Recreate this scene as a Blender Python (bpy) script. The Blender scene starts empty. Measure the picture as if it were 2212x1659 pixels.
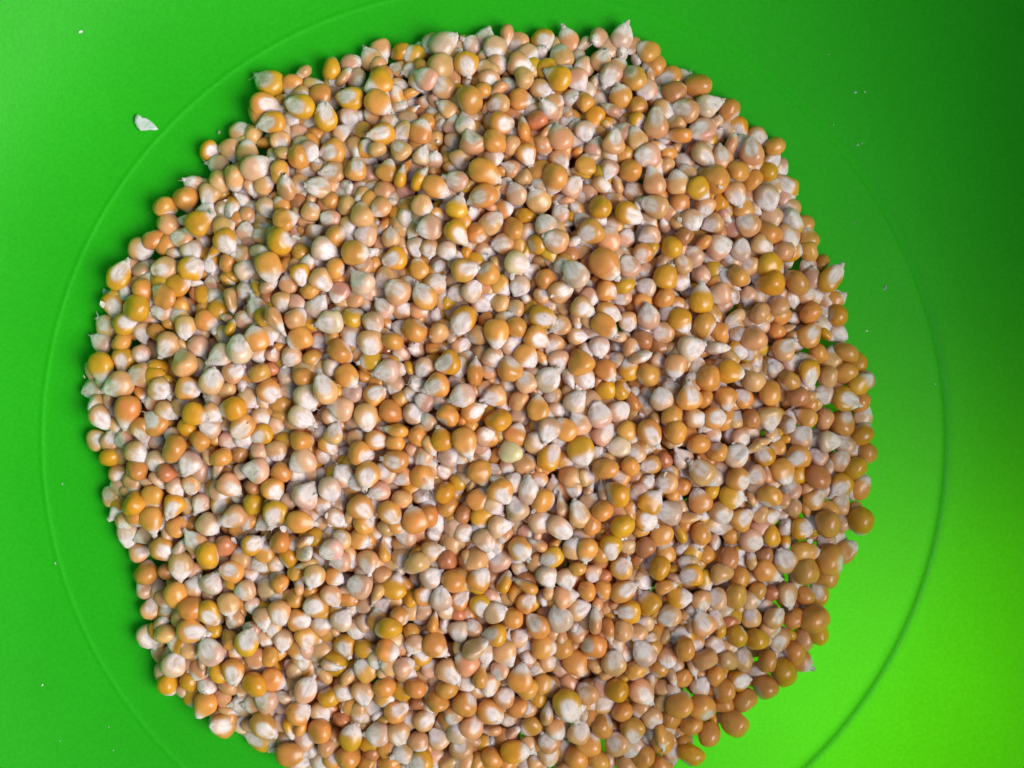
import bpy, math, random
import numpy as np
from mathutils import Vector, Matrix, Euler

# ------------------------------------------------------------------ camera, sky, light, exposure
MM = 0.001
D = 300.0                      # camera height over the bowl floor, mm
K = 205.0 / 2212.0             # mm on the floor per picture unit (picture = 2212 x 1659 units)
scene = bpy.context.scene
col = scene.collection
cam_d = bpy.data.cameras.new('camera'); cam = bpy.data.objects.new('camera', cam_d); col.objects.link(cam)
cam.location = (0, 0, D * MM); cam.rotation_euler = (0, 0, 0)
cam_d.sensor_width = 36; cam_d.lens = 36 * D / 205.0; cam_d.clip_start = 0.01; cam_d.clip_end = 50
scene.camera = cam

SUN_EL, SUN_AZ = 46.0, 115.0   # azimuth clockwise from +Y (top of the picture)
world = bpy.data.worlds.new("World"); scene.world = world; world.use_nodes = True
wn = world.node_tree; wn.nodes.clear()
wo = wn.nodes.new('ShaderNodeOutputWorld'); bg = wn.nodes.new('ShaderNodeBackground'); sky = wn.nodes.new('ShaderNodeTexSky')
sky.sky_type = 'NISHITA'; sky.sun_disc = False
sky.sun_elevation = math.radians(SUN_EL); sky.sun_rotation = math.radians(SUN_AZ)
sky.air_density = 1.0; sky.dust_density = 2.5; sky.ozone_density = 1.0
bg.inputs['Strength'].default_value = 0.095
wn.links.new(sky.outputs[0], bg.inputs[0]); wn.links.new(bg.outputs[0], wo.inputs[0])

sd = bpy.data.lights.new('sun', 'SUN'); sun = bpy.data.objects.new('sun', sd); col.objects.link(sun)
sd.energy = 3.6; sd.angle = math.radians(38); sd.color = (1.0, 0.90, 0.90)
_el, _az = math.radians(SUN_EL), math.radians(SUN_AZ)
_dir = Vector((math.sin(_az) * math.cos(_el), math.cos(_az) * math.cos(_el), math.sin(_el)))
sun.rotation_euler = _dir.to_track_quat('Z', 'Y').to_euler()

# the light that comes through the plastic from beneath, low on the right
ld = bpy.data.lights.new('light_through_base', 'AREA'); lamp = bpy.data.objects.new('light_through_base', ld); col.objects.link(lamp)
ld.shape = 'DISK'; ld.size = 0.11; ld.spread = math.radians(130); ld.energy = 0.084; ld.color = (1.0, 0.93, 0.75)
lamp.location = (0.078, -0.080, -0.06)
lamp.rotation_euler = (Vector((0.079, -0.081, 0.0)) - Vector(lamp.location)).to_track_quat('-Z', 'Y').to_euler()

scene.view_settings.view_transform = 'Standard'; scene.view_settings.look = 'None'
scene.view_settings.exposure = 0.0; scene.view_settings.gamma = 1.0
scene.render.filter_size = 1.9
scene.cycles.max_bounces = 8; scene.cycles.transmission_bounces = 6

rng = np.random.default_rng(7)
random.seed(7)
def to_xy(u, v, h=0.0):
    f = (D - h) / D
    return (u - 1106.0) * K * f, -(v - 829.5) * K * f

# ------------------------------------------------------------------ materials
def mat(name):
    m = bpy.data.materials.new(name); m.use_nodes = True; nt = m.node_tree; nt.nodes.clear()
    out = nt.nodes.new('ShaderNodeOutputMaterial'); return m, nt, out
def N(nt, t, **kw):
    n = nt.nodes.new(t)
    for k, v in kw.items(): setattr(n, k, v)
    return n

def plastic(name, thin=0.5, base=(0.026, 0.57, 0.012), through=(0.13, 0.88, 0.002)):
    m, nt, out = mat(name); L = nt.links.new
    tc = N(nt, 'ShaderNodeTexCoord')
    n1 = N(nt, 'ShaderNodeTexNoise'); n1.inputs['Scale'].default_value = 1400; n1.inputs['Detail'].default_value = 3
    L(tc.outputs['Object'], n1.inputs['Vector'])
    n2 = N(nt, 'ShaderNodeTexNoise'); n2.inputs['Scale'].default_value = 26; n2.inputs['Detail'].default_value = 4
    L(tc.outputs['Object'], n2.inputs['Vector'])
    def vary(c, lo, hi):
        a = N(nt, 'ShaderNodeMapRange'); a.inputs['From Min'].default_value = .25; a.inputs['From Max'].default_value = .75
        a.inputs['To Min'].default_value = lo; a.inputs['To Max'].default_value = hi; L(n1.outputs[0], a.inputs[0])
        b = N(nt, 'ShaderNodeMapRange'); b.inputs['From Min'].default_value = .3; b.inputs['From Max'].default_value = .7
        b.inputs['To Min'].default_value = .96; b.inputs['To Max'].default_value = 1.04; L(n2.outputs[0], b.inputs[0])
        x = N(nt, 'ShaderNodeMath', operation='MULTIPLY'); L(a.outputs[0], x.inputs[0]); L(b.outputs[0], x.inputs[1])
        v = N(nt, 'ShaderNodeVectorMath', operation='SCALE'); v.inputs[0].default_value = c; L(x.outputs[0], v.inputs['Scale'])
        return v.outputs[0]
    p = N(nt, 'ShaderNodeBsdfPrincipled'); L(vary(base, .93, 1.07), p.inputs['Base Color'])
    p.inputs['Roughness'].default_value = 0.42; p.inputs['Specular IOR Level'].default_value = 0.2
    t = N(nt, 'ShaderNodeBsdfTranslucent'); L(vary(through, .94, 1.06), t.inputs['Color'])
    bn = N(nt, 'ShaderNodeBump'); bn.inputs['Strength'].default_value = .12; bn.inputs['Distance'].default_value = .0003
    L(n1.outputs[0], bn.inputs['Height']); L(bn.outputs[0], p.inputs['Normal'])
    mx = N(nt, 'ShaderNodeMixShader'); mx.inputs[0].default_value = thin
    L(p.outputs[0], mx.inputs[1]); L(t.outputs[0], mx.inputs[2]); L(mx.outputs[0], out.inputs[0])
    return m
M_BOWL = plastic('green_translucent_plastic', 0.33)
M_FOOT = plastic('green_thick_plastic', 0.75)

def kernel_material():
    m, nt, out = mat('corn_skin'); L = nt.links.new
    at = N(nt, 'ShaderNodeAttribute', attribute_name='tint'); aw = N(nt, 'ShaderNodeAttribute', attribute_name='white'); ac = N(nt, 'ShaderNodeAttribute', attribute_name='co')
    n1 = N(nt, 'ShaderNodeTexNoise'); n1.inputs['Scale'].default_value = 2.2; n1.inputs['Detail'].default_value = 3.5; L(ac.outputs['Vector'], n1.inputs['Vector'])
    # fine streaks running from the tip to the crown
    sc = N(nt, 'ShaderNodeVectorMath', operation='MULTIPLY'); sc.inputs[1].default_value = (7.5, 1.3, 7.5); L(ac.outputs['Vector'], sc.inputs[0])
    n2 = N(nt, 'ShaderNodeTexNoise'); n2.inputs['Scale'].default_value = 1.0; n2.inputs['Detail'].default_value = 3; L(sc.outputs[0], n2.inputs['Vector'])
    a = N(nt, 'ShaderNodeMath', operation='MULTIPLY_ADD'); a.inputs[1].default_value = .45; L(n1.outputs[0], a.inputs[0]); L(aw.outputs['Fac'], a.inputs[2])
    b = N(nt, 'ShaderNodeMath', operation='MULTIPLY_ADD'); b.inputs[1].default_value = .16; L(n2.outputs[0], b.inputs[0]); L(a.outputs[0], b.inputs[2])
    r = N(nt, 'ShaderNodeMapRange'); r.interpolation_type = 'SMOOTHSTEP'
    r.inputs['From Min'].default_value = .36; r.inputs['From Max'].default_value = 1.12; L(b.outputs[0], r.inputs[0])
    rampc = N(nt, 'ShaderNodeValToRGB'); e = rampc.color_ramp.elements
    e[0].position = .30; e[0].color = (.72, .58, .49, 1); e[1].position = .52; e[1].color = (.90, .84, .85, 1)
    L(n2.outputs[0], rampc.inputs[0])
    mx = N(nt, 'ShaderNodeMix', data_type='RGBA'); f1 = N(nt, 'ShaderNodeMapRange'); f1.inputs['From Max'].default_value = .6; L(r.outputs[0], f1.inputs[0])
    f2 = N(nt, 'ShaderNodeMapRange'); f2.inputs['From Min'].default_value = .40; f2.inputs['From Max'].default_value = 1.10; L(r.outputs[0], f2.inputs[0])
    straw = N(nt, 'ShaderNodeMix', data_type='RGBA'); straw.inputs['B'].default_value = (.80, .58, .40, 1); L(f1.outputs[0], straw.inputs['Factor']); L(at.outputs['Color'], straw.inputs['A'])
    L(f2.outputs[0], mx.inputs['Factor']); L(straw.outputs['Result'], mx.inputs['A']); L(rampc.outputs[0], mx.inputs['B'])
    hv = N(nt, 'ShaderNodeMapRange'); hv.inputs['From Min'].default_value = .3; hv.inputs['From Max'].default_value = .7; hv.inputs['To Min'].default_value = .86; hv.inputs['To Max'].default_value = 1.1
    L(n1.outputs[0], hv.inputs[0])
    hs = N(nt, 'ShaderNodeVectorMath', operation='SCALE'); L(mx.outputs['Result'], hs.inputs[0]); L(hv.outputs[0], hs.inputs['Scale'])
    p = N(nt, 'ShaderNodeBsdfPrincipled'); L(hs.outputs[0], p.inputs['Base Color'])
    p.inputs['Subsurface Weight'].default_value = .5; p.inputs['Subsurface Radius'].default_value = (1.0, .62, .40); p.inputs['Subsurface Scale'].default_value = .0012
    rr = N(nt, 'ShaderNodeMapRange'); rr.inputs['To Min'].default_value = .30; rr.inputs['To Max'].default_value = .62; L(r.outputs[0], rr.inputs[0]); L(rr.outputs[0], p.inputs['Roughness'])
    hb = N(nt, 'ShaderNodeMath', operation='MULTIPLY'); L(n2.outputs[0], hb.inputs[0]); 
    hb2 = N(nt, 'ShaderNodeMapRange'); hb2.inputs['To Min'].default_value = .10; hb2.inputs['To Max'].default_value = .5; L(r.outputs[0], hb2.inputs[0]); L(hb2.outputs[0], hb.inputs[1])
    bn = N(nt, 'ShaderNodeBump'); bn.inputs['Strength'].default_value = .5; bn.inputs['Distance'].default_value = .0004; L(hb.outputs[0], bn.inputs['Height']); L(bn.outputs[0], p.inputs['Normal'])
    p.inputs['Coat Weight'].default_value = .45; p.inputs['Coat Roughness'].default_value = .30
    tr = N(nt, 'ShaderNodeBsdfTranslucent'); L(hs.outputs[0], tr.inputs['Color'])
    ms = N(nt, 'ShaderNodeMixShader'); ms.inputs[0].default_value = .22; L(p.outputs[0], ms.inputs[1]); L(tr.outputs[0], ms.inputs[2])
    L(ms.outputs[0], out.inputs[0]); return m
M_KERNEL = kernel_material()

def papery(name, c1, c2, thin=.35):
    m, nt, out = mat(name); L = nt.links.new
    tc = N(nt, 'ShaderNodeTexCoord'); n = N(nt, 'ShaderNodeTexNoise'); n.inputs['Scale'].default_value = 900; n.inputs['Detail'].default_value = 4; L(tc.outputs['Object'], n.inputs['Vector'])
    r = N(nt, 'ShaderNodeValToRGB'); r.color_ramp.elements[0].position = .35; r.color_ramp.elements[0].color = (*c1, 1); r.color_ramp.elements[1].position = .65; r.color_ramp.elements[1].color = (*c2, 1); L(n.outputs[0], r.inputs[0])
    p = N(nt, 'ShaderNodeBsdfPrincipled'); p.inputs['Roughness'].default_value = .6; L(r.outputs[0], p.inputs['Base Color'])
    bn = N(nt, 'ShaderNodeBump'); bn.inputs['Strength'].default_value = .6; bn.inputs['Distance'].default_value = .0003; L(n.outputs[0], bn.inputs['Height']); L(bn.outputs[0], p.inputs['Normal'])
    t = N(nt, 'ShaderNodeBsdfTranslucent'); L(r.outputs[0], t.inputs['Color'])
    mx = N(nt, 'ShaderNodeMixShader'); mx.inputs[0].default_value = thin; L(p.outputs[0], mx.inputs[1]); L(t.outputs[0], mx.inputs[2]); L(mx.outputs[0], out.inputs[0])
    return m
M_TIP = papery('papery_tip', (.62, .50, .42), (.84, .80, .78), .25)
M_HUSK = papery('papery_husk', (.72, .80, .76), (.88, .93, .92), .40)

# ------------------------------------------------------------------ helpers
def mesh_from(name, V, F, material, attrs=None, smooth=True):
    """V (n,3) in metres; F list/array of quads or mixed polygons."""
    me = bpy.data.meshes.new(name)
    if isinstance(F, np.ndarray):
        n, k = F.shape
        me.vertices.add(len(V)); me.vertices.foreach_set('co', np.asarray(V, np.float32).ravel())
        me.loops.add(n * k); me.loops.foreach_set('vertex_index', F.astype(np.int32).ravel())
        me.polygons.add(n); me.polygons.foreach_set('loop_start', np.arange(0, n * k, k, dtype=np.int32))
        me.update(calc_edges=True)
    else:
        me.from_pydata([tuple(v) for v in V], [], F)
    me.polygons.foreach_set('use_smooth', np.full(len(me.polygons), smooth))
    for nm, (typ, data) in (attrs or {}).items():
        a = me.attributes.new(nm, typ, 'POINT')
        key = {'FLOAT': 'value', 'FLOAT_VECTOR': 'vector', 'FLOAT_COLOR': 'color'}[typ]
        a.data.foreach_set(key, np.asarray(data, np.float32).ravel())
    me.materials.append(material); me.update(); return me
def obj(name, me, parent=None, loc=(0, 0, 0)):
    o = bpy.data.objects.new(name, me); col.objects.link(o); o.location = loc
    if parent: o.parent = parent
    return o
def tag(o, label=None, cat=None, group=None, kind=None):
    for k, v in (('label', label), ('category', cat), ('group', group), ('kind', kind)):
        if v: o[k] = v
    return o
def smooth(a, b, x):
    t = np.clip((x - a) / (b - a), 0, 1); return t * t * (3 - 2 * t)

# ------------------------------------------------------------------ the bowl
RC = to_xy(1067, 950); RING = 977 * K
def lathe(profile, n=256, closed=False):
    V = []; F = []
    for r, z in profile:
        for i in range(n):
            a = 2 * math.pi * i / n; V.append((r * math.cos(a) * MM, r * math.sin(a) * MM, z * MM))
    m = len(profile)
    for j in range(m - 1 if not closed else m):
        for i in range(n):
            F.append((j * n + i, j * n + (i + 1) % n, ((j + 1) % m) * n + (i + 1) % n, ((j + 1) % m) * n + i))
    return np.array(V), np.array(F)
bowl = bpy.data.objects.new('plastic_bowl', None); col.objects.link(bowl); bowl.location = (RC[0] * MM, RC[1] * MM, 0); bowl.empty_display_size = .01
tag(bowl, 'bright green translucent plastic bowl that fills the photo and holds the heap of corn', 'bowl')
prof = [(0.0, 0.0)] + [(r, 0.0) for r in (10, 20, 30, 40, 50, 60, 70, 80, 85, 87.5, 88.8)]
prof += [(RING - .9, 0.0), (RING - .45, .05), (RING - .2, .15), (RING + .15, .15), (RING + .4, .07), (RING + .9, .05)]
V, F = lathe(prof); obj('bowl_floor', mesh_from('bowl_floor', V, F, M_BOWL), bowl)
wall = [(RING + .9, .05), (93, .12), (96, .35), (99, .75), (102.5, 1.4), (106, 2.2), (109.5, 3.2), (113, 4.4), (116.5, 5.8), (120, 7.4), (124, 9.3), (130, 12.2), (136, 15.8), (141, 21), (145, 30), (148, 42), (150.5, 56), (152.5, 70), (154, 82), (155, 92)]
V, F = lathe(wall); obj('bowl_wall', mesh_from('bowl_wall', V, F, M_BOWL), bowl)
rim = [(155, 92.0), (155.6, 94.2), (157.2, 95.4), (159.4, 95.3), (161, 94.0), (161.4, 91.8), (160.6, 88.5), (159.4, 88.6), (159.8, 91.6), (159.2, 93.0), (157.6, 93.6), (156.4, 92.6), (155.6, 91.4)]
V, F = lathe(rim, closed=True); obj('rim', mesh_from('rim', V, F, M_FOOT), bowl)
foot = [(RING - .06, -.12), (RING + .06, -.12), (RING + .40, -1.6), (RING + .3, -2.0), (RING - .3, -2.0), (RING - .40, -1.6)]
V, F = lathe(foot, closed=True); obj('foot_ring', mesh_from('foot_ring', V, F, M_FOOT), bowl)

# ------------------------------------------------------------------ corn kernels read off the photograph
# tile name, source x0, y0 ; entries: x y size angle(tip, deg ccw, - = none) view+tint   (tile px / 10, 2.212 tile px per source px)
TILES = {
'A': (200, 0, '''129 53 20 150 gY;145 56 15 260 sO;160 55 15 350 nT;171 45 14 90 oY;184 41 14 20 sP;203 33 14 290 sT;216 35 13 200 oY;187 51 13 300 wP;172 54 13 340 gY;200 54 19 215 sY;200 42 12 - oT;213 45 12 170 gT;215 56 13 0 gP;128 68 19 350 gO;150 69 20 160 gY;164 62 15 270 sO;167 75 20 100 gY;182 64 18 170 gY;201 67 20 320 sO;214 69 13 0 wP;131 80 18 190 gY;145 78 12 0 wP;157 79 12 0 wP;182 76 15 280 gP;178 86 14 45 sP;198 75 15 - sT;111 85 14 30 gT;120 88 13 - oT;93 98 14 340 gY;105 98 15 290 sT;116 98 16 95 sT;149 88 14 250 sP;159 92 14 - oO;148 101 16 - oO;171 98 18 190 gO;186 97 16 280 wT;203 87 19 190 gY;190 85 13 170 oO;217 85 15 - gT;97 107 14 170 sP;122 108 21 25 sP;100 118 15 - oT;108 116 15 270 oT;137 111 16 - oO;141 121 18 90 wT;154 112 14 - gT;171 111 17 190 gT;187 109 17 90 gO;207 110 16 75 sO;197 112 11 - oP;216 115 15 80 nY;215 97 16 130 gT;200 98 13 - oT;82 119 13 160 wP;91 127 15 250 gT;77 130 16 280 oO;120 121 14 280 gT;113 129 12 - wP;101 136 13 290 gP;128 135 15 300 gP;162 122 17 170 wP;181 122 13 - wP;197 122 13 200 gP;209 129 13 190 gP;170 130 14 - oO;179 134 14 200 oT;157 136 14 100 oT;148 131 14 - oR;64 135 14 - oO;85 144 18 30 sY;67 146 15 - oT;101 147 16 20 sT;115 150 15 80 sP;103 157 19 300 gY;88 156 13 280 gO;80 163 15 290 wW;73 154 15 180 gT;56 155 15 - oO;65 160 15 320 oO;47 162 16 350 gT;141 142 18 20 sO;169 142 15 160 gP;191 138 17 100 oT;213 140 13 - oY;124 153 15 160 gT;139 157 18 0 oY;174 153 15 - oO;192 153 16 160 sP;209 154 15 90 gT;160 150 13 - gT;148 150 12 - sP;182 146 14 300 gT;200 147 11 - wP'''),
'B': (1200, 0, '''23 28 19 35 sW;9 33 14 150 gP;49 24 16 70 sW;70 29 17 250 gT;87 26 16 320 gY;103 25 18 110 sT;122 26 14 - wP;138 23 17 70 sW;154 33 16 150 sO;158 42 17 210 sO;168 50 18 200 gO;187 54 17 - oO;194 68 18 20 gW;206 73 15 250 oO;213 84 17 280 gY;189 84 18 200 gP;199 88 12 60 wP;21 43 17 20 oT;37 42 17 280 gY;49 38 14 - sT;72 42 16 340 gT;84 34 12 - wP;98 36 15 110 oT;109 38 11 270 wW;124 39 15 60 gT;137 34 11 - wP;147 39 9 - wP;96 50 18 150 sY;86 58 16 340 gT;109 52 17 300 sP;120 53 13 60 wP;130 49 17 240 gP;145 50 16 - oO;153 58 15 230 gP;160 63 15 80 gT;172 60 16 - sR;52 52 15 290 gT;64 56 14 350 wP;74 52 15 - oT;63 47 11 100 nT;21 56 17 150 gT;12 58 12 - gP;38 64 19 135 oO;10 66 12 - gT;24 70 15 150 sT;47 60 14 - oO;57 68 17 200 gT;73 64 17 350 sO;72 72 14 350 nP;89 70 16 130 wP;102 72 12 90 gT;105 63 15 - wP;114 67 14 - oO;137 62 17 110 sO;130 71 16 150 nP;147 71 15 - oO;120 76 16 250 sY;160 79 22 90 gT;173 88 20 180 nO;178 71 18 160 gT;172 79 15 - oT;41 75 14 190 sP;60 80 18 0 gO;74 83 18 100 nO;84 79 15 - oR;21 81 12 330 wP;7 85 18 70 sO;98 88 19 110 sT;108 82 14 90 sP;96 77 10 90 sP;132 91 18 80 gT;147 90 18 110 sT;128 82 13 - nT;40 92 19 110 gT;28 92 13 280 gP;55 91 18 120 oO;18 90 11 - oT;66 94 15 - oT;86 95 15 280 oT;76 101 17 290 gO;98 104 16 300 gT;110 97 13 45 nO;121 95 16 70 sP;114 106 17 80 sO;154 101 19 180 gP;167 98 14 - oO;140 102 15 - oO;191 101 19 310 gP;202 102 17 100 gT;210 99 12 - wP;178 105 15 140 gP;8 101 14 70 gP;16 104 13 80 wP;25 103 12 100 oO;33 104 15 290 gT;49 112 24 330 sO;65 109 13 - gT;84 112 16 - oO;93 117 19 250 oO;74 115 13 - oT;129 111 15 250 gP;143 112 16 - oO;106 121 17 - gP;118 120 14 130 sP;158 117 21 110 sT;174 118 18 100 sT;166 109 14 - oT;196 116 20 150 oO;188 123 18 310 sY;211 112 16 - oO;7 116 18 60 nY;17 122 20 330 sO;30 117 17 160 gP;47 128 21 200 gO;69 125 17 120 sP;83 130 18 120 sT;123 133 17 100 oY;113 127 14 110 sW;101 130 14 180 nT;132 129 14 - sT;145 124 15 130 gT;158 133 20 160 gT;175 133 16 280 sO;200 132 14 - oY;212 126 17 290 gT;9 134 17 320 sT;23 137 13 100 sP;31 134 17 70 sY;41 139 12 - wP;143 139 21 330 gY;104 139 13 90 nY;97 138 14 110 sP;53 144 18 45 gT;76 140 14 - oY;67 148 16 110 oO;88 146 17 110 gP;13 148 18 190 sP;31 152 20 310 gY;44 152 15 - oO;116 151 19 215 gO;129 155 18 90 sT;140 154 15 60 sP;166 145 13 - wP;131 143 14 170 sP;155 153 16 200 gP;183 143 16 300 gP;196 145 15 200 gT;209 147 15 120 sP;219 145 18 - gT;94 156 18 160 gT;177 153 14 - oR;190 158 15 - nO;201 152 13 - oR;60 158 16 - gT'''),
'C': (2000, 0, '''9 54 17 - oO;45 98 18 100 gT;59 95 14 - oO;58 105 14 45 gT;55 113 15 - oY;46 118 15 - oO;68 120 18 130 gY;55 129 18 290 gP;69 134 17 170 gT;57 142 16 - sP;44 143 17 - gT;79 147 16 280 sO;57 151 17 - oO;69 153 17 290 gT;82 162 14 - oO;52 159 16 - gT;64 162 15 - oT;38 162 17 80 gW;24 160 18 - gP'''),
'F': (2000, 750, '''80 1 12 - gT;57 7 18 320 oY;68 3 12 - wP;97 14 19 50 gY;84 14 14 80 sP;96 26 18 10 gT;73 16 17 130 oO;56 18 19 190 oY;39 14 18 350 sO;21 17 14 - oO;12 28 20 100 sY;33 24 14 110 gP;22 33 16 - sP;35 39 18 - nP;50 36 16 60 oT;62 31 14 100 oT;71 28 13 280 gT;43 26 14 250 sP;80 25 14 20 gT;99 39 14 - oY;83 37 15 - oO;70 40 12 - wP;83 51 18 50 gO;100 50 15 330 gW;60 48 13 110 oO;46 52 18 80 oT;25 48 14 - oO;34 50 12 - wP;15 42 16 - oO;13 51 15 - oR;106 63 16 - oO;88 62 14 - oO;96 66 15 80 sT;67 60 18 40 gT;71 69 15 20 gW;59 72 15 120 gW;24 60 16 10 nW;36 62 13 - gY;32 75 19 340 sY;9 71 14 - gT;7 60 15 20 sO;17 80 17 220 oO;82 77 19 270 gY;68 81 16 - oO;106 77 16 - oO;95 77 15 - oT;116 83 18 40 sY;91 90 15 200 gW;106 93 18 340 gY;114 96 15 - oO;57 91 18 300 oO;74 90 16 - oR;41 91 15 90 gT;28 92 16 300 sO;15 91 15 - oT;6 90 17 - gP;46 82 16 - oT;80 104 16 150 sO;92 105 15 - oT;104 107 15 70 oO;56 106 18 280 gT;9 104 17 - gT;21 104 17 - oO;34 105 14 60 gT;44 105 15 - oR;70 104 13 - sP;68 110 13 - wP;116 114 16 70 oY;110 114 14 - oO;77 117 18 50 gP;88 117 13 - gT;96 120 16 0 gW;117 127 14 - oO;102 132 15 70 gT;87 130 14 140 gP;112 137 17 - oY;74 131 19 - gO;31 116 11 - wW;42 117 13 30 gW;20 115 15 - wP;11 123 16 - oO;52 121 15 - nT;53 129 16 130 gY;34 131 19 20 gP;22 127 14 - oO;12 140 18 40 gT;1 131 13 - gT;65 140 19 290 sO;47 142 15 - gP;54 141 15 100 nT;87 142 18 - oR;102 149 16 230 gY;117 150 17 60 sO;107 147 14 - oO;35 144 17 - oO;32 156 18 340 sO;55 156 18 - oO;45 158 14 300 nT;86 157 16 45 gO;102 160 15 60 gT;10 156 17 110 gP;19 152 14 - oO;80 150 13 - oT;70 152 15 - sP;72 162 14 - oT'''),
'I': (2000, 1500, '''57 3 14 20 gT;93 7 17 - oO;78 11 15 - gY;115 7 17 - oY;103 6 13 - sP;12 13 16 - oO;26 4 13 320 wP;21 8 14 140 sT;32 14 14 - oO;40 5 15 - sO;45 19 17 340 gP;58 16 16 290 oY;67 9 13 - wP;3 21 13 - wP;20 20 12 - wP;14 29 14 - oO;30 31 17 - oR;99 16 14 - gY;80 26 19 0 sO;106 25 17 40 sO;66 31 18 120 gT;96 32 19 320 oO;54 28 14 - oR;45 31 15 100 nT;24 41 17 - oT;56 39 20 330 sO;38 43 16 - oO;5 41 17 - gT;14 44 15 300 sY;3 54 14 - sY;77 39 18 - oO;94 42 17 - oO;86 38 14 - oO;36 53 18 - oO;49 51 15 - oO;22 56 16 160 gP;12 58 16 290 gT;68 54 17 280 gT;89 53 17 100 gY;79 53 14 - oO;58 51 13 - oR;44 67 16 100 gT;60 68 16 45 gT;53 61 12 - sP;13 72 18 110 gT;21 69 15 100 gP;2 67 14 - oR;31 71 15 - oR;71 69 15 - oO;84 69 19 - oO;87 79 17 - oY;35 80 16 - oY;50 83 17 - oY;62 83 16 250 gT;21 86 15 330 gW;2 88 18 100 oO;76 81 15 - oT;14 95 17 - oT;27 96 16 200 oT;39 95 15 80 gT;71 91 17 - oO;77 97 16 330 sO;55 95 15 - oO;66 105 17 - oY;48 103 13 - gP;37 109 15 - gY;12 112 15 - gW;23 107 14 - oO;26 116 16 - oO;1 108 15 - oO;53 114 16 - oO;39 122 16 - oO;27 124 15 - oO;13 127 18 320 oO;2 124 17 - oO;34 136 19 - oO;17 144 17 - oO;6 137 15 - oO;5 158 17 - oY;2 148 12 - oO'''),
'H': (1200, 1500, '''13 4 15 - oY;3 11 15 100 sO;16 14 12 - wP;26 6 12 - nO;20 3 12 - gT;47 4 16 280 sO;35 13 15 330 gP;28 21 13 - gW;49 19 17 290 sP;60 13 17 120 gO;15 25 16 - gT;70 9 15 300 sP;86 5 15 20 gP;100 13 19 200 gP;83 14 14 - nP;72 24 18 310 gO;83 21 15 150 nT;110 4 17 290 sT;117 8 15 - oO;125 10 14 - oO;138 10 16 0 oY;144 2 12 - oO;166 2 17 - gP;156 5 18 330 gT;182 5 16 - nT;92 30 17 200 gY;106 23 16 70 sT;115 25 17 260 sO;131 23 18 270 gY;123 27 16 - oO;141 21 13 - oP;163 16 17 270 sO;150 13 13 - oO;153 22 15 - oR;177 23 13 - wP;59 33 13 - wP;72 37 13 300 gP;38 31 15 280 nT;25 32 14 - oR;4 34 17 - oT;48 32 13 - oR;30 43 17 - oO;14 42 16 30 gW;46 43 17 60 gO;62 45 17 70 nY;75 48 18 150 nO;89 42 16 300 gW;102 44 15 - gP;109 36 13 - oO;119 40 13 - gP;138 36 17 60 gO;126 40 12 - oR;149 31 13 - oR;163 37 17 - oY;182 41 17 190 gY;151 45 15 320 gP;20 56 18 90 gW;2 57 14 - oY;33 57 15 45 gO;46 61 16 280 gY;55 50 14 300 nP;56 65 17 20 sP;76 58 16 45 gO;88 56 13 - wP;101 55 17 10 sT;114 52 14 - oO;125 51 14 - oO;139 51 20 30 gO;155 58 17 130 sY;167 48 16 10 nO;9 64 14 90 sP;31 66 13 - oR;16 71 15 80 nO;23 73 12 - wP;32 78 16 280 gW;41 75 14 120 gT;55 80 17 180 gY;66 70 16 250 oO;82 73 20 130 gO;97 69 19 110 gW;110 63 17 20 gT;120 70 19 90 nT;129 63 12 - oT;142 65 17 180 gY;176 55 18 0 sY;168 67 17 200 gT;129 77 17 280 nO;109 77 15 130 gT;99 83 16 280 nT;140 77 16 - oT;152 72 14 - sP;178 66 14 - oT;17 87 19 320 sO;2 79 13 - oO;43 88 20 30 nP;62 92 18 300 sT;71 81 14 - gP;88 87 18 350 sO;119 86 18 170 oO;132 97 19 80 gT;151 91 20 120 gW;165 80 13 - oT;178 87 18 100 oO;167 95 16 - gT;139 92 14 - sP;37 97 19 140 sT;13 100 15 110 sP;26 104 20 310 gT;46 106 18 80 nO;72 107 21 80 sO;58 103 15 - gP;76 94 13 - wP;91 97 15 - gT;108 99 19 300 sO;82 102 13 - gT;98 105 13 - sP;121 98 14 - oT;52 112 17 260 gT;88 112 17 350 sO;5 114 16 350 oO;24 114 16 - oO;36 123 17 - oO;20 123 16 - oO;6 124 12 - oR;62 120 16 - gT;77 116 15 - oO;103 126 24 300 gY;114 117 17 120 gT;133 115 17 - oY;124 112 16 - sP;151 117 20 310 gT;175 124 18 60 oO;165 113 14 - oT;147 103 15 - oO;161 102 14 - oO;53 130 20 320 gO;64 134 13 - gT;76 127 15 140 gT;89 130 17 80 nT;10 135 16 30 gT;28 132 15 - gT;41 139 18 60 gT;18 146 17 130 gP;72 136 13 280 sP;125 137 16 - oO;137 129 15 - oO;158 134 17 300 gT;95 141 16 300 sT;110 142 17 70 gT;145 142 18 280 gO;134 150 17 120 gT;33 152 17 - gT;49 150 14 10 sY;59 146 14 - oR;69 155 20 0 sY;83 149 13 - oO;117 150 18 70 sO;90 157 17 - gT;54 158 15 - oO;16 160 15 270 sP;6 162 17 - gY;26 160 14 - oT;123 160 14 - oO;107 160 16 - oO;150 157 16 - oO;163 146 17 280 nO;170 155 18 280 gO;171 132 15 - oO;162 163 16 - oO;100 153 12 - gT;45 163 14 - oO;140 162 15 - oT;75 163 12 - gT;63 163 14 - oO'''),
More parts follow.
